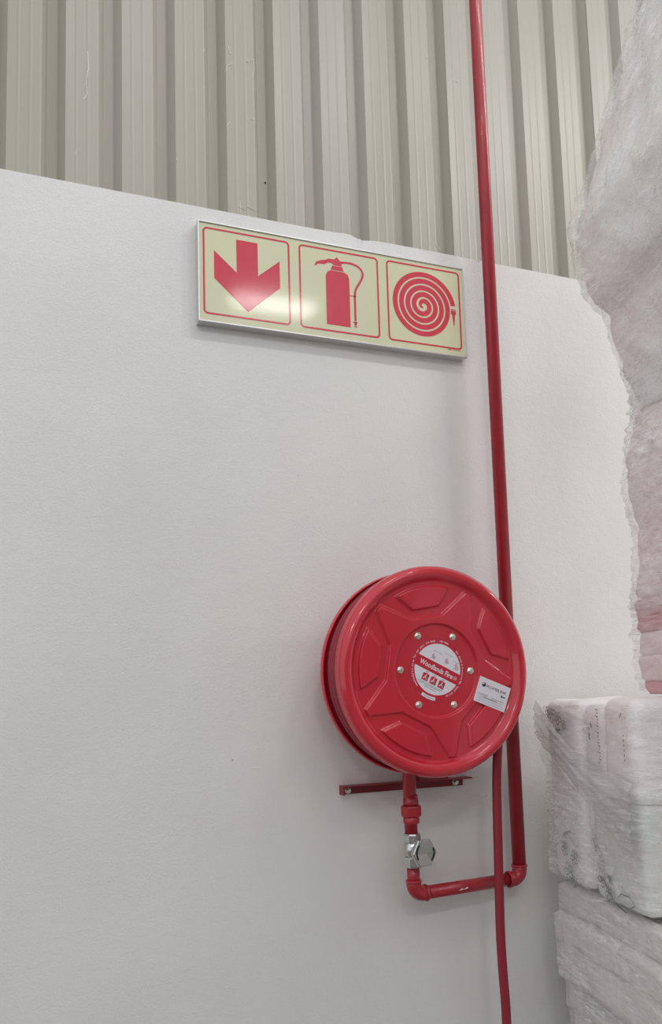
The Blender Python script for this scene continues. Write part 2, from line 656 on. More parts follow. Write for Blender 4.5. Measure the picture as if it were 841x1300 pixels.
for (x0, x1) in ((-0.0065, 0.2465), (0.2805, 0.5325), (0.5655, 0.8175)):
    flat('red_border', strip2d(round_rect(x0, x1, 2.5775, 2.8305, 0.011), 0.0055, True), PY, M_SIGNRED, sign)
flat('down_arrow', [[(0.0883, 2.8106), (0.1519, 2.8106), (0.1519, 2.7105), (0.1519, 2.7105), (0.2180, 2.7668),
                     (0.2180, 2.684), (0.1204, 2.5972), (0.0228, 2.684), (0.0228, 2.7672), (0.0885, 2.7105)]], PY, M_SIGNRED, sign)
ext = [[(0.3615, 2.5965), (0.4378, 2.5965), (0.4378, 2.7489), (0.4334, 2.7610), (0.4212, 2.7675), (0.3782, 2.7675),
        (0.3672, 2.7610), (0.3618, 2.7489)],
       [(0.3782, 2.7695), (0.4208, 2.7695), (0.4155, 2.7832), (0.3835, 2.7832)],
       [(0.3874, 2.7850), (0.4144, 2.7850), (0.4139, 2.7912), (0.4185, 2.7989), (0.4077, 2.8022), (0.3992, 2.8122),
        (0.391, 2.8036), (0.3714, 2.803), (0.3641, 2.7982), (0.346, 2.7935), (0.331, 2.7857), (0.3272, 2.7741),
        (0.3326, 2.775), (0.3371, 2.7807), (0.3493, 2.7825), (0.36, 2.7829), (0.3674, 2.7888), (0.3783, 2.7907),
        (0.3869, 2.7879)]]
hose_pts = [(0.4155, 2.7975), (0.430, 2.7995), (0.4442, 2.7995), (0.456, 2.7978), (0.4662, 2.794), (0.475, 2.788), (0.4806, 2.7805),
            (0.4830, 2.773), (0.4823, 2.7646), (0.477, 2.752), (0.4702, 2.7395), (0.463, 2.728), (0.4585, 2.7195), (0.4555, 2.709),
            (0.4543, 2.698), (0.4543, 2.6625), (0.4543, 2.6185)]
ext += strip2d(hose_pts, 0.0070)
ext += strip2d([(0.4375, 2.6965), (0.4592, 2.6965)], 0.0026)
ext += strip2d([(0.4472, 2.6142), (0.4606, 2.6142)], 0.0042)
ext += strip2d([(0.4541, 2.6142), (0.4541, 2.605)], 0.0075)
ext += strip2d([(0.4490, 2.6012), (0.4594, 2.6012)], 0.0036)
flat('extinguisher_pictogram', ext, PY, M_SIGNRED, sign)
# coiled hose pictogram: a red spiral wound outwards clockwise to a nozzle at the right
sc = (0.6868, 2.7025)
TURNS, R0, R1 = 4.75, 0.004, 0.1075
th_end = math.radians(8)
N = 420
pit = (R1 - R0) / TURNS
inner = []
outer = []
for i in range(N + 1):
    t = i / N
    th = th_end + 2 * PI * TURNS * (1 - t)
    r = R0 + (R1 - R0) * t
    w = min(pit * 0.76, r * 1.0)
    inner.append((sc[0] + (r - w / 2) * math.cos(th), sc[1] + (r - w / 2) * math.sin(th)))
    outer.append((sc[0] + (r + w / 2) * math.cos(th), sc[1] + (r + w / 2) * math.sin(th)))
polys = [[inner[i], inner[i + 1], outer[i + 1], outer[i]] for i in range(N)]
ex0, ex1 = inner[-1][0], outer[-1][0]
ez = inner[-1][1]
polys.append([(ex0, 2.7065), (ex1 + .001, 2.7065), (ex1 + .001, 2.7032), (ex0, 2.7032)])
polys.append([(ex0 - .0005, 2.7015), (ex1 + .0015, 2.7015), (ex1 + .001, 2.690), (ex1 - .002, 2.688), (ex0 + .003, 2.688), (ex0, 2.690)])
polys.append([(ex0 + .004, 2.688), (ex1 - .0025, 2.688), (ex1 - .0055, 2.653), (ex0 + .0075, 2.653)])
flat('hose_coil_pictogram', polys, PY, M_SIGNRED, sign)
b = MB()
b.box(0.7695, 0.7775, PY, PY + .0002, 2.5705, 2.5740)
for i in range(13):
    x = 0.7785 + i * 0.0028
    b.box(x, x + 0.0020, PY, PY + .0002, 2.5708, 2.5708 + random.choice((0.0016, 0.0022)))
b.build('maker_print', M_SIGNRED, sign)['kind'] = 'stuff'

# ================================================================== FIRE HOSE REEL
RC = Vector((0.562, 0.0, 1.5585))
FACE = -0.243
reel = thing('fire_hose_reel', 'round red fire hose reel with embossed front disc mounted on the white wall', 'hose reel',
             (0.562, 0.0, 1.215))


def sm(d, w=0.0026):
    t = max(0.0, min(1.0, (d + w) / (2 * w)))
    return t * t * (3 - 2 * t)


PAD_A = [math.radians(99 + 72 * k) for k in range(5)]


def emboss(r, th):
    if r < 0.105:
        return 0.0
    best = min(PAD_A, key=lambda a: abs((th - a + PI) % (2 * PI) - PI))
    ph = (th - best + PI) % (2 * PI) - PI
    u, v_ = abs(r * math.sin(ph)), r * math.cos(ph)
    U = min(v_ - 0.145, (0.046 + 1.70 * (v_ - 0.145) - u) / 1.97)
    star = min(-U, 0.2335 - r, r - 0.1245)
    pad = min(v_ - 0.169, (0.040 + 0.92 * (v_ - 0.169) - u) / 1.36, 0.2265 - r)
    return 0.0078 * sm(star) + 0.0080 * sm(pad) + 0.0012 * sm(r - 0.1245)


rs = [0.0, 0.04, 0.08, 0.10] + [0.11 + 0.128 * i / 100 for i in range(101)]
NT = 440
verts, faces = [], []
ring = []
for r in rs:
    ring.append(len(verts))
    for k in range(NT):
        th = 2 * PI * k / NT
        d = emboss(r, th)
        verts.append((RC.x + r * math.cos(th), FACE - d, RC.z + r * math.sin(th)))
rim = [(0.2405, 0.0025), (0.2435, 0.0055), (0.2470, 0.0105), (0.2515, 0.0155), (0.2570, 0.0190), (0.2630, 0.0200), (0.2690, 0.0185),
       (0.2745, 0.0150), (0.2790, 0.0095), (0.2818, 0.0030), (0.2826, -0.0020), (0.2818, -0.0060), (0.2803, -0.0085), (0.2800, -0.0110),
       (0.2815, -0.0150), (0.2822, -0.0190), (0.2812, -0.0230), (0.2780, -0.0255), (0.2730, -0.0250), (0.2690, -0.0220),
       (0.260, -0.0190), (0.10, -0.0150)]
for (r, d) in rim:
    ring.append(len(verts))
    for k in range(NT):
        th = 2 * PI * k / NT
        verts.append((RC.x + r * math.cos(th), FACE - d, RC.z + r * math.sin(th)))
for i in range(len(ring) - 1):
    for k in range(NT):
        k2 = (k + 1) % NT
        faces.append((ring[i] + k, ring[i + 1] + k, ring[i + 1] + k2, ring[i] + k2))
mesh_obj('front_disc', verts, faces, M_RED, reel, True)

# rear flange with rolled lip, drum core, axle
b = MB()
b.lathe([(0.03, 0.110), (0.262, 0.112), (0.2715, 0.116), (0.2760, 0.126), (0.2800, 0.1285), (0.2825, 0.1240), (0.2825, 0.1130), (0.2800, 0.1085),
         (0.2730, 0.1065), (0.03, 0.105)], (RC.x, 0, RC.z), (0, -1, 0), 160)
b.build('rear_flange', M_RED, reel, True)
b = MB()
b.lathe([(0.03, 0.108), (0.185, 0.108), (0.185, 0.229), (0.03, 0.229)], (RC.x, 0, RC.z), (0, -1, 0), 96)
b.build('drum_core', M_RED, reel, True)
b = MB()
b.lathe([(0.0, 0.024), (0.030, 0.024), (0.030, 0.150), (0.0, 0.150)], (RC.x, 0, RC.z), (0, -1, 0), 32)
b.build('axle', M_BRK, reel, True)

# the hose: wound layers, then the free end hanging straight down
HR = 0.0128
path = []
turns = 4
ang_end = math.radians(-36)
RL = 0.2625
NN = turns * 72
for i in range(NN + 1):
    t = i / NN
    a = ang_end - (1 - t) * 2 * PI * turns
    y = max(-0.141 - 0.0225 * (t * turns), -0.2085)
    path.append((RC.x + RL * math.cos(a), y, RC.z + RL * math.sin(a)))
b = MB()
b.tube(path, HR, 14)
# second inner layer fills the gaps seen between turns
for k in range(4):
    y = -0.141 - 0.0225 * k
    n = 96
    rr = 0.2385
    pts = [(RC.x + rr * math.cos(2 * PI * i / n), y, RC.z + rr * math.sin(2 * PI * i / n)) for i in range(n + 1)]
    b.tube(pts, HR, 8, False)
hang = [(0.7745, -0.2030, 1.4040), (0.7755, -0.1950, 1.3600), (0.7755, -0.1850, 1.3100), (0.7750, -0.178, 1.2500), (0.7735, -0.175, 1.17),
        (0.7715, -0.175, 1.099), (0.7680, -0.175, 0.97), (0.7650, -0.175, 0.8453), (0.7655, -0.175, 0.78), (0.7672, -0.175, 0.7196), (0.770, -0.175, 0.655),
        (0.7705, -0.175, 0.5958), (0.768, -0.175, 0.50), (0.760, -0.178, 0.38), (0.752, -0.18, 0.24), (0.748, -0.185, 0.13), (0.745, -0.205, 0.05),
        (0.742, -0.25, 0.0165), (0.735, -0.32, 0.0135), (0.70, -0.42, 0.0135)]


def catmull(P, seg=6):
    P = [Vector(p) for p in P]
    out = []
    for i in range(len(P) - 1):
        p0, p1, p2, p3 = P[max(0, i - 1)], P[i], P[i + 1], P[min(len(P) - 1, i + 2)]
        for k in range(seg):
            t = k / seg
            out.append(0.5 * ((2 * p1) + (p2 - p0) * t + (2 * p0 - 5 * p1 + 4 * p2 - p3) * t * t + (3 * p1 - p0 - 3 * p2 + p3) * t ** 3))
    out.append(P[-1])
    return out


b.tube(catmull(hang), HR, 18)
b.build('hose', M_HOSE, reel, True)


# hexagonal bolts around the hub
def bolt(name, loc, axis, r_w, r_h, h, parent, material=M_ZINC):
    bb = MB()
    bb.lathe([(0.0, 0.0018), (r_w * 0.92, 0.0018), (r_w, 0.0010), (r_w, -0.002)], loc, axis, 20)
    bb.lathe([(0.0, h), (r_h * 0.72, h), (r_h, h * 0.78), (r_h, 0.0)], loc, axis, 6)
    bb.lathe([(0.0, h + 0.0018), (r_h * 0.42, h + 0.0016), (r_h * 0.5, h * 0.9)], loc, axis, 12)
    return bb.build(name, material, parent)


for k in range(6):
    a = math.radians(60 * k - 1.5)
    bolt('hub_bolt', (RC.x + 0.1055 * math.cos(a), FACE, RC.z + 0.1055 * math.sin(a)), (0, -1, 0), 0.0098, 0.0082, 0.0075, reel)

# round maker's label
ST = (0.5665, 1.5610)
SR = 0.0855
YS = FACE - 0.0006
b = MB()
b.lathe([(0.0, 0.0006), (SR, 0.0006), (SR, 0.0)], (ST[0], FACE, ST[1]), (0, -1, 0), 72)
lab = b.build('round_label', M_STICKRED, reel)
lab['label'] = 'round red and white label'
TILT = math.radians(-26.0)
ct, stt = math.cos(TILT), math.sin(TILT)


def loc2(u, w):
    """label coordinates: u along the tilted lettering, w across it"""
    return (ST[0] + u * ct - w * stt, ST[1] + u * stt + w * ct)


RI = 0.0690
up, dn = [], []
wu, wd = 0.0150, -0.0150
au, ad = math.asin(wu / RI), math.asin(wd / RI)
up = [loc2(RI * math.cos(au + (PI - 2 * au) * i / 40), RI * math.sin(au + (PI - 2 * au) * i / 40)) for i in range(41)]
dn = [loc2(RI * math.cos(ad - (PI + 2 * ad) * i / 40), RI * math.sin(ad - (PI + 2 * ad) * i / 40)) for i in range(41)]
flat('white_field', [up], YS - .0002, M_STICKWHITE, lab)
flat('white_field', [dn], YS - .0002, M_STICKWHITE, lab)
# thin white line around the label's edge
flat('edge_line', strip2d(circle2d(ST[0], ST[1], SR - 0.0012, 72), 0.0012, True), YS - .0002, M_PICTINK, lab)
b = MB()
p = loc2(-0.0570, -0.0062)
text_on(b, 'Woodlands Fire', 0.0200, p[0], p[1], YS - .0003, TILT, 0.00035, width=0.1060)
pz = loc2(0.0570, 0.0)
for poly in strip2d(round_rect(pz[0] - 0.0052, pz[0] + 0.0052, pz[1] - 0.0036, pz[1] + 0.0036, 0.002), 0.0009, True):
    b.ngon([(x, YS - .0003, z) for x, z in poly])
for poly in strip2d([(pz[0] - .003, pz[1] - .0004), (pz[0] + .003, pz[1] - .0004)], 0.0014):
    b.ngon([(x, YS - .0003, z) for x, z in poly])
b.build('lettering', M_STICKWHITE, lab)


def arc_text(b, s, r, a0, a1, size, y):
    """letters around the label, clockwise from angle a0 to a1"""
    n = len(s)
    for i, ch in enumerate(s):
        if ch == ' ':
            continue
        a = a0 + (a1 - a0) * i / max(1, n - 1)
        text_on(b, ch, size, ST[0] + r * math.cos(a), ST[1] + r * math.sin(a), y, a - PI / 2, 0.0001, centre=True)


b = MB()
arc_text(b, 'woodlandsfire.co.za Tel +27 (0)11 794 8033 - ISO 9001', 0.0738, math.radians(212), math.radians(62), 0.0072, YS - .0003)
arc_text(b, 'Cnr Smith & Precision Rd, South Africa', 0.0738, math.radians(38), math.radians(-72), 0.0072, YS - .0003)
b.build('rim_lettering', M_STICKWHITE, lab)['kind'] = 'stuff'
# three little step drawings above the band
rng = random.Random(3)
for (u, w, s) in ((-0.0265, 0.0270, 0.0075), (0.0150, 0.0315, 0.0080), (0.0470, 0.0290, 0.0100)):
    polys = []
    polys += strip2d(circle2d(*loc2(u, w + s * 0.75), s * 0.25, 12), 0.0009, True)
    polys += strip2d([loc2(u, w + s * .5), loc2(u - s * .1, w - s * .2), loc2(u - s * .5, w - s)], 0.0013)
    polys += strip2d([loc2(u - s * .1, w - s * .2), loc2(u + s * .4, w - s * .9)], 0.0013)
    polys += strip2d([loc2(u - s * .8, w + s * .3), loc2(u, w + s * .3), loc2(u + s * .7, w - s * .1)], 0.0012)
    polys += strip2d([loc2(u + s * .5, w + s * .5), loc2(u + s * .9, w - s * .6), loc2(u + s * .4, w - s * .4)], 0.0009)
    polys += strip2d(circle2d(*loc2(u + s * .65, w - s * .3), s * 0.38, 12), 0.0008, True)
    flat('step_drawing', polys, YS - .0003, M_PICTINK, lab)
# small dark captions (too small to read)
b = MB()
for (u0, u1, w) in ((-0.030, -0.003, 0.0425), (0.003, 0.030, 0.0500), (0.034, 0.052, 0.0405)):
    u = u0
    while u < u1:
        du = rng.uniform(0.0012, 0.003)
        for q in strip2d([loc2(u, w), loc2(min(u1, u + du), w)], 0.0011):
            b.ngon([(x, YS - .0003, z) for x, z in q])
        u += du + 0.0007
for (u0, u1, w) in ((-0.044, 0.036, -0.0475), (-0.038, 0.030, -0.0512), (-0.020, 0.018, -0.0562)):
    u = u0
    while u < u1:
        du = rng.uniform(0.0012, 0.0035)
        for q in strip2d([loc2(u, w), loc2(min(u1, u + du), w)], 0.0017):
            b.ngon([(x, YS - .0003, z) for x, z in q])
        u += du + 0.0008
b.build('caption_print', M_GREYINK, lab)['kind'] = 'stuff'
# three red squares with white marks below the band
for u in (-0.0255, 0.0005, 0.0265):
    w0, h = -0.0335, 0.0098
    flat('fire_class_square', [[loc2(u - h, w0 - h), loc2(u + h, w0 - h), loc2(u + h, w0 + h), loc2(u - h, w0 + h)]],
         YS - .0003, M_STICKRED, lab)
    polys = strip2d([loc2(u - h * .55, w0 - h * .6), loc2(u - h * .1, w0 + h * .2), loc2(u + h * .1, w0 + h * .75)], 0.0028)
    polys += strip2d([loc2(u + h * .55, w0 - h * .65), loc2(u + h * .15, w0 - h * .1), loc2(u - h * .1, w0 + h * .2)], 0.0030)
    polys += [circle2d(*loc2(u + h * .35, w0 - h * .35), h * .3, 10)]
    flat('fire_class_mark', polys, YS - .0005, M_STICKWHITE, lab)
    flat('fire_class_tab', strip2d(round_rect(loc2(u, -0.0205)[0] - .0032, loc2(u, -0.0205)[0] + .0032, loc2(u, -0.0205)[1] - .0022, loc2(u, -0.0205)[1] + .0022, .0012), 0.0013, True),
         YS - .0003, M_PICTINK, lab)
# little white strip at the label's lower edge
a0, a1 = math.radians(231), math.radians(262)
flat('white_strip', [[(ST[0] + r * math.cos(a), ST[1] + r * math.sin(a)) for r, a in
                      [(SR - .0015, a0 + (a1 - a0) * i / 8) for i in range(9)] + [(SR - .0105, a1 - (a1 - a0) * i / 8) for i in range(9)]]],
     YS - .0004, M_STICKWHITE, lab)
b2 = MB()
for i in range(7):
    a = math.radians(236 + i * 3.4)
    r = SR - 0.006
    for q in strip2d([(ST[0] + r * math.cos(a), ST[1] + r * math.sin(a)), (ST[0] + r * math.cos(a + .04), ST[1] + r * math.sin(a + .04))], 0.0018):
        b2.ngon([(x, YS - .0006, z) for x, z in q])
b2.build('strip_print', M_PICTINK, lab)['kind'] = 'stuff'

# supplier's card stuck across the embossing
CA = math.atan2(1.5071 - 1.5440, 0.7893 - 0.6945)
CO = Vector((0.6920, 1.5415))
CW, CH = 0.1015, 0.0700
YC = FACE - 0.0102
cu, cw = Vector((math.cos(CA), math.sin(CA))), Vector((math.sin(CA), -math.cos(CA)))


def cp(u, w):
    q = CO + cu * u + cw * w
    return (q.x, q.y)


b = MB()
q = [cp(0, 0), cp(CW, 0), cp(CW, CH), cp(0, CH)]
v = [(x, YC, z) for x, z in q] + [(x, YC + 0.0009, z) for x, z in q]
b.add(v, [(0, 1, 2, 3), (7, 6, 5, 4), (0, 4, 5, 1), (1, 5, 6, 2), (2, 6, 7, 3), (3, 7, 4, 0)])
card = b.build('supplier_card', M_STICKWHITE, reel)
card['label'] = 'white card with blue lettering'
YK = YC - .0003
flat('globe_mark', [circle2d(*cp(0.0180, 0.0185), 0.0062, 24)], YK, M_INK, card)
flat('globe_highlight', [circle2d(*cp(0.0160, 0.0160), 0.0024, 12)], YK - .0002, M_STICKWHITE, card)
b = MB()
p = cp(0.0275, 0.0235)
text_on(b, 'PLUMBLINK', 0.0115, p[0], p[1], YK, CA, 0.0, width=0.0650)
b.build('lettering', M_INK, card)
b = MB()
u = 0.0770
b.ngon([(x, YK, z) for x, z in [cp(u, .0345), cp(u + .005, .0345), cp(u + .0035, .0280), cp(u + .0015, .0280)]])
for k in range(3):
    uu = u + 0.0062 + k * 0.0036
    for q in strip2d(round_rect(*[*(cp(uu, .032)[0] - .0012, cp(uu, .032)[0] + .0012), *(cp(uu, .032)[1] - .0016, cp(uu, .032)[1] + .0016)], .0008), 0.0011, True):
        b.ngon([(x, YK, z) for x, z in q])
b.build('small_mark', M_INK, card)
b = MB()
for (u0, u1, w, hgt) in ((0.008, 0.040, 0.0445, .0022), (0.008, 0.034, 0.0480, .0008), (0.050, 0.092, 0.0465, .0022), (0.008, 0.092, 0.0530, .0007),
                         (0.026, 0.070, 0.0510, .0028), (0.008, 0.092, 0.0590, .0007), (0.008, 0.092, 0.0650, .0007)):
    if hgt < .001:
        for q in strip2d([cp(u0, w), cp(u1, w)], hgt):
            b.ngon([(x, YK, z) for x, z in q])
        continue
    u = u0
    while u < u1:
        du = rng.uniform(.0012, .0032)
        for q in strip2d([cp(u, w), cp(min(u1, u + du), w)], hgt * rng.uniform(.6, 1)):
            b.ngon([(x, YK, z) for x, z in q])
        u += du + .0008
b.build('address_print', M_GREYINK, card)['kind'] = 'stuff'

# wall bracket: lower and upper angle irons bolted to the wall, back plate between them
b = MB()
b.box(0.3685, 0.7660, -0.0045, -0.0012, 1.2195, 1.2445, 0)
b.box(0.3685, 0.7800, -0.0380, -0.0012, 1.2415, 1.2450, 0)
b.build('lower_bracket_bar', M_BRK, reel)
b = MB()
b.box(0.3685, 0.3720, -0.034, -0.0045, 1.2205, 1.2415, 0)
b.build('bracket_end_plate', M_BRK, reel)
b = MB()
b.box(0.420, 0.700, -0.0045, -0.0012, 1.690, 1.715, 0)
b.box(0.420, 0.700, -0.0300, -0.0012, 1.7115, 1.7150, 0)
b.build('upper_bracket_bar', M_BRK, reel)
b = MB()
b.box(0.605, 0.700, -0.036, -0.0045, 1.245, 1.7115, 0)
b.box(0.530, 0.605, -0.036, -0.0045, 1.48, 1.64, 0)
b.build('bracket_post', M_BRK, reel)
for x in (0.3930, 0.7400):
    bolt('wall_bolt', (x, -0.0045, 1.2305), (0, -1, 0), 0.0100, 0.0078, 0.0120, reel)

# inlet pipe and union between the valve and the drum
PYY = -0.09
PXV = 0.5475
b = MB()
b.tube([(PXV - .002, PYY, 1.1112), (PXV - .0025, PYY, 1.36), (PXV - .0025, PYY, 1.50)], 0.0185, 24)
b.build('inlet_pipe', M_PIPE, reel, True)
b = MB()
b.lathe([(0.0188, 0.0), (0.0222, 0.001), (0.0230, 0.006), (0.0225, 0.020), (0.0188, 0.022)], (PXV, PYY, 1.137), (0, 0, 1), 28)
un = b.build('pipe_union', M_PIPE, reel, True)
b = MB()
b.lathe([(0.0188, 0.0), (0.0215, 0.0), (0.0222, 0.010), (0.0195, 0.030), (0.0188, 0.030)], (PXV, PYY, 1.186), (0, 0, 1), 28)
b.build('pipe_coupling', M_PIPE, reel, True)
b = MB()
b.lathe([(0.0200, 0.0), (0.0285, 0.0), (0.0300, 0.003), (0.0300, 0.025), (0.0285, 0.028), (0.0200, 0.028)], (PXV, PYY, 1.158), (0, 0, 1), 8)
b.build('union_nut', M_PIPE, un)

# ================================================================== RISER PIPE AND LOWER LOOP
pipe = thing('fire_water_pipe', 'long vertical red water pipe bending under the reel to the chrome valve', 'pipe', (0.909, 0.0, 0.945))
RX, RY = 0.9095, -0.0650
RR = 0.0202
HZ = 0.9455
b = MB()
b.tube([(RX, RY, 0.970), (RX, RY, 6.45)], RR, 28)
b.build('riser', M_PIPE, pipe, True)


def arc_pts(c, e0, e1, r, n=10):
    c, e0, e1 = Vector(c), Vector(e0), Vector(e1)
    return [c + e0 * r * math.cos(PI / 2 * i / n) + e1 * r * math.sin(PI / 2 * i / n) for i in range(n + 1)]


ER = 0.0265
# right elbow from riser down into the cross pipe
b = MB()
pts = [(RX, RY, HZ + ER + 0.010)] + arc_pts((RX - ER, RY, HZ + ER), (1, 0, 0), (0, 0, -1), ER) + [(RX - ER - 0.012, RY, HZ)]
b.tube(pts, 0.0216, 24)
b.lathe([(0.0205, -0.0035), (0.0235, -0.0025), (0.0245, 0.0), (0.0235, 0.0025), (0.0205, 0.0035)], (RX, RY, HZ + ER + 0.010), (0, 0, 1), 24)
b.lathe([(0.0205, -0.004), (0.0240, -0.003), (0.0248, 0.0), (0.0240, 0.003), (0.0205, 0.004)], (RX - ER - 0.012, RY, HZ), (1, 0, 0), 24)
b.build('elbow', M_PIPE, pipe, True)
# left elbow up to the valve
VX = PXV
b = MB()
pts = [(VX + ER + 0.012, PYY, HZ)] + arc_pts((VX + ER, PYY, HZ + ER), (0, 0, -1), (-1, 0, 0), ER) + [(VX, PYY, HZ + ER + 0.012)]
b.tube(pts, 0.0208, 24)
b.lathe([(0.0190, -0.004), (0.0230, -0.003), (0.0238, 0.0), (0.0230, 0.003), (0.0190, 0.004)], (VX + ER + 0.010, PYY, HZ), (1, 0, 0), 24)
b.lathe([(0.0185, -0.0035), (0.0222, -0.003), (0.0230, 0.0), (0.0222, 0.003), (0.0185, 0.0035)], (VX, PYY, HZ + ER + 0.008), (0, 0, 1), 24)
b.build('elbow', M_PIPE, pipe, True)
b = MB()
b.tube([(VX + ER + 0.004, PYY, HZ), (RX - ER - 0.006, RY, HZ)], 0.0182, 24)
cross = b.build('cross_pipe', M_PIPE, pipe, True)
b = MB()
b.tube([(VX, PYY, HZ + ER), (VX, PYY, 1.0180)], 0.0178, 24)
b.build('valve_stub', M_PIPE, pipe, True)
# rubbed bare patch on the cross pipe
b = MB()
for (x, z, l) in ((0.686, 0.9420, .012), (0.697, 0.9430, .016), (0.708, 0.9455, .007), (0.690, 0.9450, .006)):
    dy = PYY + (RY - PYY) * (x - VX) / (RX - VX)
    b.tube([(x, dy - 0.0181, z), (x + l, dy - 0.0179, z + .0015)], 0.0009, 6)
b.build('paint_rub', M_SCUFF, cross)['kind'] = 'stuff'

# ================================================================== STOP VALVE
valve = thing('stop_valve', 'chrome stop valve with hexagonal hand knob below the hose reel', 'valve', (VX, PYY, 1.018))
b = MB()
b.lathe([(0.0180, 1.046), (0.0205, 1.049), (0.0235, 1.056), (0.0250, 1.066), (0.0240, 1.076), (0.0210, 1.085), (0.0180, 1.088)],
        (VX, PYY, 0), (0, 0, 1), 28)
KA = Vector((0.16, -0.985, 0.03)).normalized()
b.lathe([(0.0170, 0.008), (0.0168, 0.030), (0.0145, 0.034), (0.0125, 0.046)], (VX, PYY, 1.064), KA, 24)
b.build('valve_body', M_CHROME, valve, True)
for (z0, z1) in ((1.0185, 1.0470), (1.0865, 1.1105)):
    b = MB()
    h = z1 - z0
    b.lathe([(0.0175, 0), (0.0230, 0), (0.0252, h * .16), (0.0252, h * .84), (0.0230, h), (0.0175, h)], (VX, PYY, z0), (0, 0, 1), 8)
    b.build('valve_nut', M_CHROME, valve)
b = MB()
KO = Vector((VX, PYY, 1.064)) + KA * 0.044
b.lathe([(0.010, 0.0), (0.0370, 0.000), (0.0400, 0.003), (0.0400, 0.0130), (0.0380, 0.0155), (0.0, 0.0215)], KO, KA, 6)
knob = b.build('hand_knob', M_CHROME, valve)
# dark curved grip slots on the knob's face
e1 = KA.cross(Vector((0, 0, 1))).normalized()
e2 = e1.cross(KA).normalized()
for a0, a1 in ((130, 215), (-50, 25)):
    b = MB()
    pts = [KO + KA * 0.0166 + (e1 * -math.cos(math.radians(a0 + (a1 - a0) * i / 12)) + e2 * math.sin(math.radians(a0 + (a1 - a0) * i / 12))) * 0.0290
           for i in range(13)]
    b.tube(pts, [0.0010] + [0.0026] * 11 + [0.0010], 8)
    b.build('grip_slot', M_SLOT, knob, True)

# ================================================================== WRAPPED GOODS AT THE RIGHT
ROT = math.radians(-10.75)
cr, sr = math.cos(ROT), math.sin(ROT)


def L2W(p, o):
    return Vector((o[0] + p[0] * cr - p[1] * sr, o[1] + p[0] * sr + p[1] * cr, o[2] + p[2]))


def soft(name, x0, x1, y0, y1, z0, z1, r, o, material, parent, n=8, amp=0.004, freq=7, seed=0.0, lean=0.0):
    vv, ff = rounded_box(abs(x1 - x0) / 2, abs(y1 - y0) / 2, abs(z1 - z0) / 2, r, n, amp, freq, seed)
    c = Vector(((x0 + x1) / 2, (y0 + y1) / 2, (z0 + z1) / 2))
    out = []
    for p in vv:
        q = p + c
        q.x += lean * (q.z - z0)
        out.append(L2W(q, o))
    return mesh_obj(name, out, ff, material, parent, True)


BO = (1.004, -0.10, 0.945)     # rear left bottom corner of the bale
# --- lower stack of flat packs
stack = thing('wrapped_pack_stack', 'stack of flat white packs in clear film standing under the printed bale', 'pallet stack', (1.45, -0.5, 0.0))
SO = (1.010, -0.10, 0.0)
tops = [0.934, 0.852, 0.768, 0.668, 0.580, 0.490, 0.400, 0.310, 0.220, 0.110]
xo = [0.012, -0.006, -0.004, 0.018, 0.026, 0.020, 0.012, 0.018, 0.014, 0.010]
for i, zt in enumerate(tops):
    zb = tops[i + 1] if i + 1 < len(tops) else 0.0
    soft('flat_pack', xo[i], 0.92, 0.0, -0.86, zb + 0.0005, zt - 0.0005, 0.018, SO, M_LAYER, stack, 26, 0.006, 11, i * 3.1)


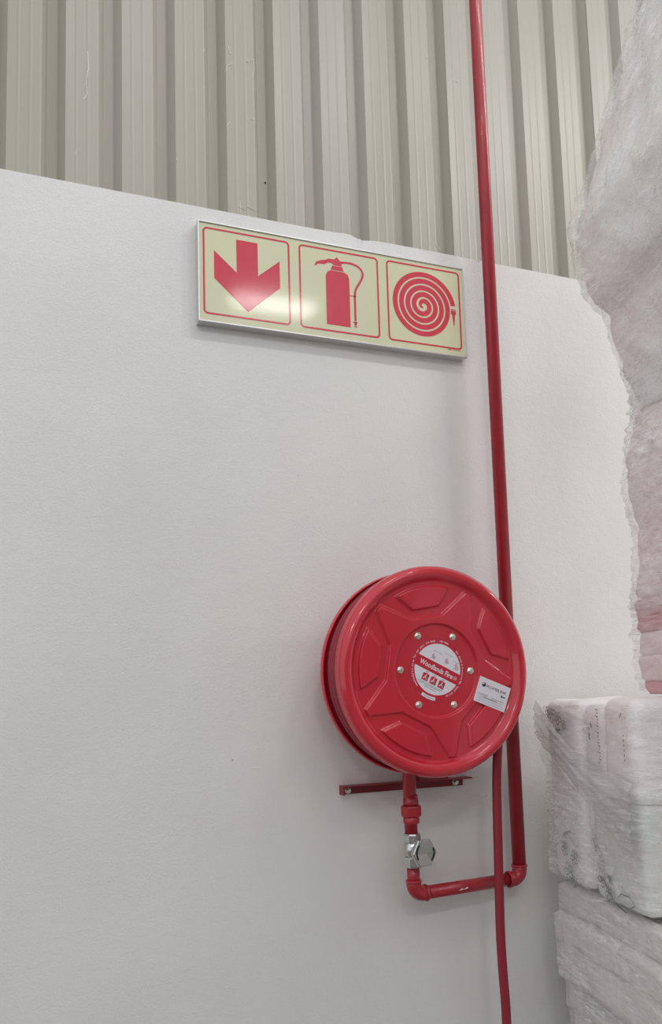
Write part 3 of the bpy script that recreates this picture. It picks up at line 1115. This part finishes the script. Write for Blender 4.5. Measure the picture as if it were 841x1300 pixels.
def shell(name, rows, o, material, parent, x1, y1, rad, nper=72, amp=0.006, freq=9.0, seed=1.0, cap=False, skew=0.0, crease=0.0, crease_deg=45.0):
    """film or bundle skin: rounded rectangles lofted upwards; rows of (z, x_left, y_back)"""
    v, f = [], []
    def outline(x0, y0):
        w, h = x1 - x0, y0 - y1
        pts = []
        # go round with even steps along the perimeter
        segs = []
        cs = [(x0 + rad, y0 - rad, PI / 2), (x0 + rad, y1 + rad, PI), (x1 - rad, y1 + rad, 1.5 * PI), (x1 - rad, y0 - rad, 0.0)]
        corner = []
        for (cx, cy, a) in cs:
            corner.append([(cx + rad * math.cos(a + PI / 2 * k / 6), cy + rad * math.sin(a + PI / 2 * k / 6)) for k in range(7)])
        nl = (nper - 28) // 2
        for ci in range(4):
            pts += corner[ci]
            a = corner[ci][-1]
            c = corner[(ci + 1) % 4][0]
            m_ = int(nl * 0.62) if ci == 0 else int(nl * 0.46)
            for k in range(1, m_):
                t = k / m_
                pts.append((a[0] + (c[0] - a[0]) * t, a[1] + (c[1] - a[1]) * t))
        return pts
    n = None
    for (z, xl, yb) in rows:
        pts = outline(xl, yb)
        n = len(pts)
        cx, cy = (xl + x1) / 2, (yb + y1) / 2
        for k, (x, y) in enumerate(pts):
            a = pts[(k + 1) % n]
            c = pts[k - 1]
            nx, ny = -(a[1] - c[1]), (a[0] - c[0])
            l = math.hypot(nx, ny) or 1
            nx, ny = -nx / l, -ny / l
            if nx * (x - cx) + ny * (y - cy) < 0:
                nx, ny = -nx, -ny
            s = Vector((x * freq, y * freq, (z + skew * (y + x)) * freq * 1.6 + seed * 10))
            d = amp * (noise.noise(s) + 0.6 * noise.noise(s * 2.1) + 0.35 * noise.noise(s * 4.7))
            if crease:
                ca, sa = math.cos(math.radians(crease_deg)), math.sin(math.radians(crease_deg))
                dd = -y + 0.6 * x
                along, across = dd * ca + z * sa, -dd * sa + z * ca
                n1 = noise.noise(Vector((along * 3.2, across * 17.0, seed)))
                n2 = noise.noise(Vector((along * 7.0, across * 34.0, seed + 9)))
                n4 = noise.noise(Vector((x * 3, y * 3, z * 3 + seed)))
                d += crease * (max(0.0, 1 - abs(n1) * 4.5) ** 1.5 * (0.55 + n4) + 0.5 * max(0.0, 1 - abs(n2) * 4.0) ** 1.5)
            v.append(L2W((x + nx * d, y + ny * d, z), o))
    for i in range(len(rows) - 1):
        for k in range(n):
            k2 = (k + 1) % n
            f.append((i * n + k, i * n + k2, (i + 1) * n + k2, (i + 1) * n + k))
    if cap:
        for ri, rev in ((0, True), (len(rows) - 1, False)):
            zc = rows[ri][0]
            cvec = sum((Vector(v[ri * n + k]) for k in range(n)), Vector((0, 0, 0))) / n
            v.append(cvec)
            ci = len(v) - 1
            for k in range(n):
                k2 = (k + 1) % n
                f.append((ri * n + k2, ri * n + k, ci) if rev else (ri * n + k, ri * n + k2, ci))
    return mesh_obj(name, v, f, material, parent, True)


def interp(tab, z):
    if z <= tab[0][0]:
        return tab[0][1]
    for (a, b_) in zip(tab, tab[1:]):
        if z <= b_[0]:
            t = (z - a[0]) / (b_[0] - a[0])
            return a[1] + (b_[1] - a[1]) * t
    return tab[-1][1]


rows = []
zz = 0.01
while zz < 0.936:
    k = 0
    for i, zt in enumerate(tops):
        if zz < zt:
            k = i
    rows.append((zz, xo[k] - 0.012, 0.012))
    zz += 0.009
rows.append((0.942, xo[0] + 0.012, -0.012))
M_FILM_STACK = film_mat('stretch_film_stack', (math.radians(8), 0.0, 0.0), 0.34, 0.8, 5.0, 8.0, 0.008)
shell('stretch_film', rows, SO, M_FILM_STACK, stack, 0.935, -0.875, 0.035, 420, 0.003, 14, 2.0, False, 0.0, 0.004, 88)

# --- printed bale of soft packs
bale = thing('wrapped_pack_bale', 'bale of white soft packs with green and black floral print under clear film', 'bale', (1.35, -0.45, 0.945))
soft('soft_pack', 0.004, 0.42, 0.0, -0.205, 0.004, 0.522, 0.030, BO, M_PACK, bale, 14, 0.006, 7, 1.0, -0.010)
soft('soft_pack', 0.010, 0.42, -0.208, -0.325, 0.16, 0.512, 0.028, BO, M_PACK, bale, 12, 0.006, 8, 2.2)
soft('soft_pack', 0.000, 0.42, -0.328, -0.492, 0.265, 0.530, 0.036, BO, M_PACK, bale, 12, 0.006, 8, 3.4)
soft('soft_pack', 0.000, 0.42, -0.250, -0.500, 0.006, 0.270, 0.022, BO, M_PACKGREEN, bale, 14, 0.004, 6, 4.6)
soft('soft_pack', 0.030, 0.42, -0.207, -0.252, 0.006, 0.160, 0.018, BO, M_PACK, bale, 8, 0.003, 8, 5.5)
soft('soft_pack', 0.425, 0.84, 0.0, -0.245, 0.004, 0.520, 0.030, BO, M_PACK, bale, 10, 0.006, 7, 6.1)
soft('soft_pack', 0.425, 0.84, -0.250, -0.500, 0.004, 0.520, 0.030, BO, M_PACK, bale, 10, 0.006, 7, 7.3)
soft('soft_pack', 0.150, 0.84, -0.515, -0.850, 0.004, 0.520, 0.030, BO, M_PACK, bale, 10, 0.006, 7, 8.3)


def face_print(name, lines, w, material, parent, xo_=-0.006):
    """line art printed on the bale's left face; points (distance from the back edge, height)"""
    bb = MB()
    for ln in lines:
        fine = []
        for i in range(len(ln) - 1):
            for t in range(4):
                u = t / 4
                fine.append((ln[i][0] + (ln[i + 1][0] - ln[i][0]) * u, ln[i][1] + (ln[i + 1][1] - ln[i][1]) * u))
        fine.append(ln[-1])
        for q in strip2d(fine, w):
            bb.ngon([L2W((xo_ - 0.010 * z, -d, z), BO) for d, z in q])
    ob = bb.build(name, material, parent)
    if name == 'text_print':
        ob['kind'] = 'stuff'
    return ob


def rose(cx, cz, s, seed):
    rg = random.Random(seed)
    out = []
    for k in range(5):
        a0 = k * 2 * PI / 5 + rg.uniform(-.2, .2)
        out.append([(cx + s * (0.45 + 0.55 * math.sin(PI * i / 8)) * math.cos(a0 + i * 0.19), cz + s * (0.45 + 0.55 * math.sin(PI * i / 8)) * math.sin(a0 + i * 0.19))
                    for i in range(9)])
    out.append([(cx + s * 0.42 * (1 - i / 16) * math.cos(i * 0.75), cz + s * 0.42 * (1 - i / 16) * math.sin(i * 0.75)) for i in range(15)])
    return out


face_print('floral_print', rose(0.070, 0.478, 0.022, 1) + rose(0.108, 0.470, 0.020, 2) + rose(0.045, 0.488, 0.016, 5) + rose(0.140, 0.452, 0.014, 12), 0.0028, M_DARKPRINT, bale)
face_print('leaf_print', [[(0.085, 0.440), (0.100, 0.428), (0.115, 0.440)], [(0.088, 0.436), (0.110, 0.432)]], 0.010, M_GREEN, bale)
face_print('floral_print', rose(0.112, 0.040, 0.026, 3) + rose(0.150, 0.085, 0.020, 4) + rose(0.095, 0.100, 0.020, 6) + rose(0.140, 0.020, 0.018, 8)
           + [[(0.085, 0.135), (0.110, 0.150), (0.135, 0.135), (0.165, 0.120), (0.172, 0.090)],
              [(0.09, 0.10), (0.10, 0.14), (0.13, 0.155), (0.16, 0.150)]], 0.0024, M_GREEN, bale)
face_print('text_print', [[(0.330 + 0.004 * math.sin(i * 2.3), 0.500 - i * 0.0085), (0.338 + 0.004 * math.sin(i * 3.1), 0.4965 - i * 0.0085)] for i in range(17)],
           0.0030, M_DARKPRINT, bale, -0.007)
face_print('text_print', [[(0.282, 0.452), (0.278, 0.440), (0.284, 0.428)], [(0.290, 0.462), (0.296, 0.450)], [(0.276, 0.432), (0.284, 0.418)]], 0.0055, M_DARKPRINT, bale, -0.004)
face_print('text_print', [[(0.455, 0.440 - i * 0.012), (0.451, 0.434 - i * 0.012)] for i in range(6)] + [[(0.440, 0.480), (0.452, 0.492)]], 0.0035, M_DARKPRINT, bale, -0.006)
face_print('floral_print', rose(0.300, 0.060, 0.020, 9) + rose(0.330, 0.030, 0.018, 10)
           + [[(0.268, 0.160), (0.275, 0.120), (0.290, 0.085), (0.310, 0.060), (0.335, 0.030), (0.375, 0.010), (0.410, 0.004)],
              [(0.268, 0.150), (0.300, 0.110), (0.340, 0.055)], [(0.37, 0.03), (0.39, 0.045), (0.43, 0.045), (0.45, 0.03), (0.42, 0.015), (0.38, 0.02)]],
           0.0028, M_DARKPRINT, bale, -0.006)
face_print('leaf_print', [[(0.330, 0.075), (0.345, 0.072)], [(0.335, 0.066), (0.347, 0.068)]], 0.010, M_GREEN, bale, -0.006)
rows = []
for i in range(90):
    z = 0.02 + 0.49 * i / 89
    rows.append((z, -0.014 - 0.004 * math.sin(i * 0.22) - 0.010 * z, 0.010))
shell('stretch_film', rows, BO, M_FILM_DIAG, bale, 0.855, -0.512, 0.035, 380, 0.005, 12, 5.0, False, 0.8, 0.007, -14)
# roped twist of film running from the top back corner down across the face
bv, bf = [], []
NU, NV = 60, 14
for i in range(NU + 1):
    t = i / NU
    d = 0.005 + 0.50 * t
    zc = 0.470 - 0.02 * math.sin(t * PI) - 0.235 * t ** 0.9
    half = 0.050 * (1 - 0.55 * math.sin(min(1, t * 1.15) * PI)) + 0.012 + 0.03 * t
    for j in range(NV + 1):
        u = j / NV * 2 - 1
        rip = 0.0045 * math.sin(j * 2.4 + 3 * noise.noise(Vector((t * 4, j * .4, 0)))) + 0.005 * noise.noise(Vector((t * 9, u * 3, 3)))
        bv.append(L2W((-0.030 - 0.008 * (1 - u * u) + rip, -d, zc + u * half), BO))
for i in range(NU):
    for j in range(NV):
        a = i * (NV + 1) + j
        bf.append((a, a + 1, a + NV + 2, a + NV + 1))
mesh_obj('film_band', bv, bf, film_mat('stretch_film_rope', (math.radians(28), 0, 0), 0.40, 0.95, 6, 14, 0.02), bale, True)

# --- tall upper load
LOADX = [(1.483, 1.052), (1.546, 1.041), (1.65, 1.042), (1.713, 1.04), (1.777, 1.048), (1.863, 1.06), (1.917, 1.059), (1.992, 1.05), (2.057, 1.042),
         (2.112, 1.046), (2.18, 1.065), (2.237, 1.083), (2.293, 1.08), (2.346, 1.057), (2.433, 1.032), (2.521, 1.012), (2.539, 0.979), (2.58, 0.956),
         (2.625, 0.948), (2.68, 0.939), (2.712, 0.929), (2.747, 0.931), (2.809, 0.954), (2.897, 0.987), (3.024, 1.029), (3.156, 1.075),
         (3.305, 1.129), (3.416, 1.167), (3.528, 1.206), (3.644, 1.245), (3.776, 1.326)]
UO = (1.02, -0.44, 0.0)
load = thing('wrapped_bundle_load', 'tall bulging load of grey and pink bundles wrapped in clear film, above the printed bale', 'pallet load', (1.35, -0.8, 1.475))


def load_rows(z0, z1, step, off, round_=0.0):
    rows = []
    n = max(2, int((z1 - z0) / step))
    for i in range(n + 1):
        z = z0 + (z1 - z0) * i / n
        e = min(z - z0, z1 - z)
        pull = round_ * (1 - min(1, e / 0.018)) ** 2 if round_ else 0.0
        rows.append((z, interp(LOADX, z) - 1.02 + off + pull, -off - pull))
    return rows


WX, WY = 0.46, -0.66
shell('pink_bundle', load_rows(1.480, 1.514, 0.005, 0.006, 0.004), UO, M_PINK, load, WX, WY, 0.035, 150, 0.006, 12, 1.0, True)
shell('pale_pink_bundle', load_rows(1.514, 1.580, 0.006, 0.004, 0.005), UO, M_PALEPINK, load, WX, WY, 0.035, 150, 0.008, 12, 1.6, True)
shell('pale_pink_bundle', load_rows(1.580, 1.640, 0.006, 0.004, 0.005), UO, M_PALEPINK, load, WX, WY, 0.035, 150, 0.008, 12, 2.0, True)
shell('pink_bundle', load_rows(1.640, 1.726, 0.006, 0.003, 0.005), UO, M_PINK, load, WX, WY, 0.035, 150, 0.009, 12, 3.0, True, 0.6)
shell('pale_pink_bundle', load_rows(1.726, 2.240, 0.010, 0.004, 0.010), UO, M_PALEPINK, load, WX, WY, 0.040, 150, 0.012, 10, 4.0, True, 0.7)
shell('grey_bundle', load_rows(2.240, 3.776, 0.020, 0.003, 0.0), UO, M_GREYBUNDLE, load, WX, WY, 0.050, 150, 0.014, 6, 5.0, True, -0.8)
shell('stretch_film', load_rows(1.488, 1.75, 0.0045, -0.006), UO, M_FILM_FLAT, load, WX + 0.012, WY - 0.012, 0.040, 380, 0.007, 14, 8.0, False, 0.3, 0.010, -4)
shell('stretch_film', load_rows(1.70, 2.30, 0.0055, -0.007), UO, M_FILM_DIAG, load, WX + 0.012, WY - 0.012, 0.040, 380, 0.010, 14, 6.0, False, 0.8, 0.011, -38)
shell('stretch_film', load_rows(2.22, 3.78, 0.008, -0.008), UO, film_mat('stretch_film_top', (math.radians(-52), 0, 0), 0.20, 0.7, 3.0, 7.0, 0.012), load,
      WX + 0.012, WY - 0.012, 0.055, 380, 0.010, 8, 7.0, False, -1.2, 0.010, 50)
